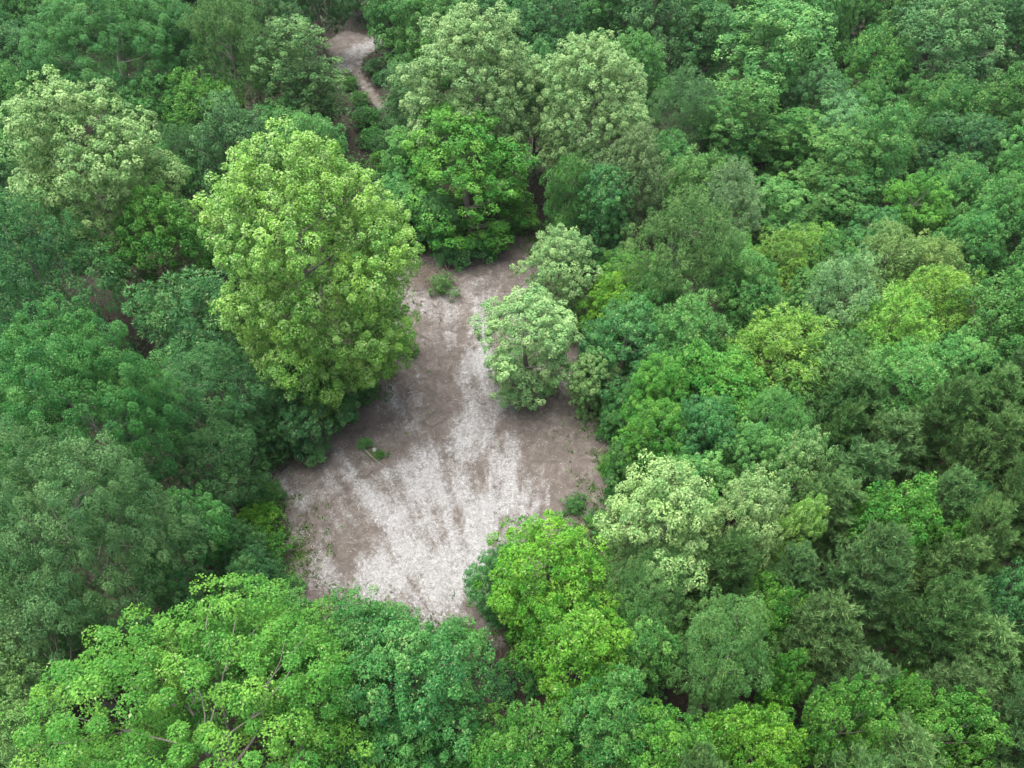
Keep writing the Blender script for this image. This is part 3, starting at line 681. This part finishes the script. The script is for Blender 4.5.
for i, q in enumerate(placed):
    plant(q['x'], q['y'], q['h'], q['r'], q['sp'], q['col'], q['label'], GRP.get(q['sp'], 'broadleaf trees of the wood') , seed=i * 7 + 3)
print('labels', len(lab_n), 'of', len(placed))

# ------------------------------------------------------------------ low plants on the forest floor
r = np.random.default_rng(99)
n = 5200
X = r.uniform(-95, 95, n * 3); Y = r.uniform(2, 140, n * 3)
ok = (np.abs(X) < 26 + Y * .75) & ~in_poly(X, Y, CLEAR) & ~in_poly(X, Y, FAR)
dcl = np.minimum(poly_dist(X, Y, CLEAR), poly_dist(X, Y, FAR)); ok &= dcl > .4
X, Y = X[ok][:n], Y[ok][:n]; n = len(X); K = 13
base = np.stack([X, Y, np.array([ground_z(a, b) for a, b in zip(X, Y)])], -1)
rad = r.uniform(.5, 1.5, n)
q = rand_dirs(n * K, r).reshape(n, K, 3); q[..., 2] = np.abs(q[..., 2])
P = base[:, None] + q * rad[:, None, None] * np.array((1, 1, .8)) * r.uniform(.5, 1, (n, K, 1))
me = leaves_mesh('undergrowth', P.reshape(-1, 3), norm(q + r.normal(0, .5, q.shape)).reshape(-1, 3), norm(q * .5 + np.array((0, 0, 1.)) + r.normal(0, .4, q.shape)).reshape(-1, 3),
                 r.uniform(.25, .5, n * K), r.uniform(.15, .35, n * K), np.clip(np.repeat(r.normal(.45, .2, n), K) + r.normal(0, .12, n * K), 0, 1), np.zeros(n * K), M_LEAF)
o = tag(link('undergrowth', me), 'low leafy undergrowth covering the forest floor', 'undergrowth', kind='stuff'); o.color = (*GREENS['deep'], 1)

# ------------------------------------------------------------------ shrubs, brush and debris round the clearing
SHRUBS = [(441, 288, 13, 'olive', 'olive green shrub at the foot of the tangled brush pile'), (450, 262, 16, 'deep', 'dark green shrub behind the tangled brush pile'),
          (470, 258, 18, 'deep', 'dark green shrub under the bright tree at the narrow end'), (488, 250, 15, 'mid', 'mid green shrub under the bright tree at the narrow end'),
          (400, 346, 16, 'lime', 'lime green low shrub alone on bare ground below the towering tree'), (260, 524, 22, 'lime', 'lime green shrub beside the dead branches at the clearing edge'),
          (272, 548, 18, 'bright', 'bright green shrub at the clearing edge beside a lime green shrub'), (254, 502, 16, 'mid', 'mid green shrub among dead branches at the clearing edge'),
          (268, 578, 20, 'deep', 'dark green shrub between the clearing and the huge spreading tree'), (254, 455, 16, 'bright', 'bright green shrub at the clearing corner under dark trees'),
          (290, 428, 16, 'mid', 'mid green shrub under dark trees beside bare soil'), (338, 412, 18, 'mid', 'mid green shrub below the towering yellow-green tree'),
          (366, 394, 14, 'deep', 'dark green shrub under the edge of the towering yellow-green tree'), (610, 466, 12, 'bright', 'small bright green shrub at the clearing edge opposite the dead branches'),
          (612, 438, 16, 'mid', 'mid green shrub at the clearing edge below the blue-green tree'), (618, 492, 16, 'deep', 'dark green shrub between bare ground and the pale domed tree'),
          (364, 441, 8, 'olive', 'low olive clump beside the dark rotten log'), (379, 453, 6, 'bright', 'tiny bright green clump by the pale stone'), (575, 506, 12, 'mid', 'low green clump on bare ground beside a lime green tree'), (600, 522, 12, 'bright', 'bright green shrub between the lime green and pale domed trees'),
          (360, 104, 11, 'mid', 'mid green shrub closing in on the bare trail'), (366, 122, 13, 'deep', 'dark green shrub at the hidden stretch of the trail'), (373, 143, 14, 'mid', 'mid green shrub on the hidden trail behind the towering tree'), (382, 168, 15, 'bright', 'bright green shrub behind the towering yellow-green tree'), (374, 72, 11, 'deep', 'dark green shrub in the fork of the bare trail'), (381, 82, 9, 'deep', 'dark green shrub on the bend of the bare trail'),
          (350, 86, 9, 'mid', 'mid green shrub beside the bare trail'), (372, 125, 14, 'mid', 'mid green shrub where the bare trail enters the wood'), (395, 128, 14, 'greygreen', 'grey-green shrub where the bare trail enters the wood'),
          (385, 150, 15, 'deep', 'dark green shrub between trail and towering tree'), (398, 185, 16, 'mid', 'mid green shrub between the towering tree and the bright tree'), (392, 215, 15, 'deep', 'dark green shrub between towering tree and narrow end'),
          (455, 632, 16, 'mid', 'mid green shrub beside the mouth of the exit track'), (530, 668, 20, 'mid', 'mid green shrub on the side of the shaded exit track'), (505, 690, 16, 'deep', 'dark green shrub in the shade of the exit track')]
for k, (u, v, pr, c, lab) in enumerate(SHRUBS):
    p = at(u, v, .5); d = project(p)[2]; rr_ = pr * d / FPX
    plant(p[0], p[1], rr_ * 1.25, rr_, 'shrub', c, lab, 'shrubs round the clearing', 'shrub', seed=500 + k)

def stick(name, label, x, y, L, ang, seed, cat='branch', group=None, lift=.25, twigs=5, rad=.07):
    wood = M_BARK if cat == 'log' else M_DEAD
    r = np.random.default_rng(seed); z = ground_z(x, y) + rad
    d = np.array((math.cos(ang), math.sin(ang), 0)); a = np.array((x, y, z)) - d * L / 2; b = np.array((x, y, z + lift)) + d * L / 2
    main = bend(a, b, r, 8, .05); paths = [(main, np.linspace(rad, rad * .3, 8))]
    o = tag(link(name, tubes_mesh('stem', paths, wood, 6)), label, cat, group)
    tp = []
    for t in range(twigs):
        i = r.integers(2, 8); e = main[i] + (d * r.uniform(.2, .6) + np.array((-d[1], d[0], 0)) * r.choice([-1, 1]) * r.uniform(.3, .8) + np.array((0, 0, r.uniform(.05, .4)))) * L * .4
        e[2] = max(e[2], z); tw = link('twig', tubes_mesh('twig', [(bend(main[i], e, r, 4, .08), np.linspace(rad * .4, .012, 4))], M_DEAD, 5), o)
    return o
for k, (u, v, L, ang, lab) in enumerate([
    (276, 478, 3.2, 1.2, 'long pale dead branch lying at the clearing edge'), (266, 490, 2.4, 2.0, 'forked dead branch leaning out from the clearing edge shrubs'),
    (282, 462, 1.8, .5, 'short dead branch on brown soil at the clearing edge'), (268, 470, 2.6, 2.6, 'dead branch half under the clearing edge trees'),
    (604, 500, 2.6, 1.8, 'thin curved dead branch at the foot of the pale domed tree'), (608, 478, 2.2, 1.3, 'thin dead branch under the clearing edge shrubs'),
    (262, 482, 2.8, .9, 'grey dead branch poking out of the clearing edge shrubs'), (272, 500, 2.0, 1.6, 'crooked dead branch between two shrubs at the clearing edge'),
    (280, 520, 1.6, 2.3, 'short crooked dead branch beside the lime green shrub'), (412, 268, 2.4, .4, 'long bare dead branch sticking out of the brush pile'), (404, 285, 1.8, 1.9, 'bare dead branch on the ground beside the brush pile'),
    (375, 458, 2.6, -.75, 'dark rotten log lying beside a pale stone on the bare ground')]):
    p = at(u, v); stick('fallen_branch' if k < 11 else 'fallen_log', lab, p[0], p[1], L, ang, 700 + k, 'branch' if k < 11 else 'log', 'fallen branches round the clearing', twigs=5 if k < 11 else 1, rad=.055 if k < 11 else .11, lift=.3 if k < 11 else .02)
# tangled brush pile at the narrow end of the clearing
p = at(428, 280); root = bpy.data.objects.new('brush_pile', None); col.objects.link(root); root.location = (p[0], p[1], ground_z(p[0], p[1]))
tag(root, 'tangled pile of dead brush at the narrow end of the clearing', 'brush pile')
r = np.random.default_rng(77)
for k in range(120):
    a = r.uniform(0, 6.283); c = np.array((r.normal(0, 1.1), r.normal(0, .9), r.uniform(.05, 1.1))); d = np.array((math.cos(a), math.sin(a), r.normal(.1, .35))) * r.uniform(.5, 1.5)
    lo, hi = c - d, c + d; lo[2] = max(lo[2], .03); hi[2] = max(hi[2], .03)
    link('branch', tubes_mesh('branch', [(bend(lo, hi, r, 6, .12), np.linspace(r.uniform(.015, .035), .008, 6))], M_DEAD, 5), root)
# pale stone beside the log
p = at(374, 448)
import bmesh
bm = bmesh.new(); bmesh.ops.create_icosphere(bm, subdivisions=3, radius=.20)
for v_ in bm.verts:
    nz = float(vnoise(np.array([v_.co.x * 5 + 9]), np.array([v_.co.y * 5 + v_.co.z * 7 + 4]), 8)[0]); v_.co *= .8 + .4 * nz; v_.co.z *= .65
sm_ = bpy.data.meshes.new('stone'); bm.to_mesh(sm_); bm.free(); sm_.materials.append(bark_material('pale_stone', (.20, .19, .17), (.36, .35, .32), 7))
so = link('stone', sm_); so.location = (p[0], p[1], ground_z(p[0], p[1]) + .08); tag(so, 'pale stone beside the dark rotten log', 'stone')
# wood chips, twigs and clods strewn over the bare ground
n = 16000
bx_ = np.array(CLEAR); X = r.uniform(bx_[:, 0].min(), bx_[:, 0].max(), n * 2); Y = r.uniform(bx_[:, 1].min(), bx_[:, 1].max(), n * 2)
ok = in_poly(X, Y, CLEAR); X, Y = X[ok][:n], Y[ok][:n]; n = len(X)
Z = np.array([ground_z(a, b) for a, b in zip(X, Y)]) + .015
a = r.uniform(0, 6.283, n); L = r.gamma(1.6, .06, n) + .04; w = r.uniform(.01, .03, n)
D = np.stack([np.cos(a), np.sin(a), r.normal(0, .12, n)], -1); S = np.stack([-np.sin(a), np.cos(a), np.zeros(n)], -1); U = np.array((0, 0, 1.))
c = np.stack([X, Y, Z], -1)
V = np.stack([c - D * L[:, None] * .5, c + S * w[:, None], c + D * L[:, None] * .5, c - S * w[:, None], c + U * (w * 1.3)[:, None]], 1).reshape(-1, 3)
i0 = np.arange(n)[:, None] * 5
F = np.concatenate([i0 + np.array(f) for f in ((0, 1, 4), (1, 2, 4), (2, 3, 4), (3, 0, 4))])
m, N, L_n = new_mat('wood_chip'); out = N.new('ShaderNodeOutputMaterial'); bs = N.new('ShaderNodeBsdfPrincipled'); at_ = N.new('ShaderNodeAttribute'); at_.attribute_name = 'tint'
rp = N.new('ShaderNodeValToRGB'); L_n.new(at_.outputs['Fac'], rp.inputs[0]); e = rp.color_ramp.elements
e[0].color = (.06, .045, .038, 1); e[1].color = (.40, .37, .35, 1); e.new(.5).color = (.20, .15, .12, 1)
L_n.new(rp.outputs[0], bs.inputs['Base Color']); bs.inputs['Roughness'].default_value = .9; L_n.new(bs.outputs[0], out.inputs[0])
tag(link('wood_chips', mesh_np('wood_chips', V, F, m, {'tint': np.repeat(r.uniform(0, 1, n) ** 1.6, 5)})), 'wood chips and twigs strewn over the bare ground', 'wood chips', kind='stuff')

# weeds and grass that fringe the bare ground
r = np.random.default_rng(123); n = 9000
X = r.uniform(bx_[:, 0].min() - 2, bx_[:, 0].max() + 2, n * 8); Y = r.uniform(bx_[:, 1].min() - 2, bx_[:, 1].max() + 2, n * 8)
dc = poly_dist(X, Y, CLEAR); ins = in_poly(X, Y, CLEAR)
pr_ = np.where(ins, np.exp(-dc / 1.1), np.exp(-dc / 1.5)) * np.clip(fbm(X * .5, Y * .5, 61, 3) * 4 - 1.4, 0, 1)
ok = r.uniform(size=len(X)) < pr_; X, Y = X[ok][:n], Y[ok][:n]; n = len(X); K = 7
base = np.stack([X, Y, np.array([ground_z(a, b) for a, b in zip(X, Y)])], -1)
q = norm(r.normal(0, .6, (n, K, 3)) + np.array((0, 0, .8))); P = base[:, None] + r.normal(0, .10, (n, K, 3)) * np.array((1, 1, 0)); 
me = leaves_mesh('weeds', P.reshape(-1, 3), q.reshape(-1, 3), rand_dirs(n * K, r), r.uniform(.15, .5, n * K), r.uniform(.05, .14, n * K), np.clip(np.repeat(r.normal(.5, .25, n), K), 0, 1), np.where(r.uniform(size=n * K) < .2, .4, 0), M_LEAF, tri=True)
o = tag(link('weeds', me), 'weeds and grass fringing the bare ground', 'weeds', kind='stuff'); o.color = (.07, .155, .035, 1)
# saplings along the edge
cx_ = np.array(CLEAR); k = 0; SCOL = ['bright', 'mid', 'deep', 'spring', 'olive']
for t in range(400):
    if k >= 34: break
    i = int(r.integers(0, len(CLEAR))); f = r.uniform(); a_ = cx_[i]; b_ = cx_[(i + 1) % len(cx_)]; p = a_ + (b_ - a_) * f + r.normal(0, .7, 2)
    rr_ = r.uniform(.35, .9); u, v, d = project((p[0], p[1], .5))
    if in_poly(p[:1], p[1:], CLEAR)[0] and poly_dist(p[0], p[1], CLEAR) > .5 or v > 640: continue
    c_ = SCOL[t % 5]; size = 'tiny' if rr_ < .55 else 'small'
    near = sorted(LAND, key=lambda l: math.hypot(l[1] - p[0], l[2] - p[1]))
    lab = next((l for l in (f'{size} {WORD[c_]} sapling at the clearing edge near {w[0]}' for w in near[:2]) if l not in used and len(l.split()) <= 16), None)
    if not lab: continue
    used[lab] = 1
    plant(p[0], p[1], rr_ * r.uniform(1.2, 2.2), rr_, 'shrub', c_, lab, 'saplings on the clearing edge', 'sapling', seed=900 + k).name = 'sapling'
    k += 1

# ------------------------------------------------------------------ the humid air over the wood
hb = bmesh.new(); bmesh.ops.create_cube(hb, size=1.0)
for v_ in hb.verts: v_.co = (v_.co.x * 1800, 480 + v_.co.y * 1700, 26 + v_.co.z * 56)
hm = bpy.data.meshes.new('haze'); hb.to_mesh(hm); hb.free()
ho = link('haze', hm); tag(ho, 'thin humid haze over the whole wood', 'haze', kind='stuff')
m, N, L_n = new_mat('haze'); out = N.new('ShaderNodeOutputMaterial'); vo = N.new('ShaderNodeVolumePrincipled')
vo.inputs['Color'].default_value = (.93, .96, 1.0, 1); vo.inputs['Density'].default_value = 0.00006; vo.inputs['Anisotropy'].default_value = .2
L_n.new(vo.outputs[0], out.inputs['Volume']); hm.materials.append(m)
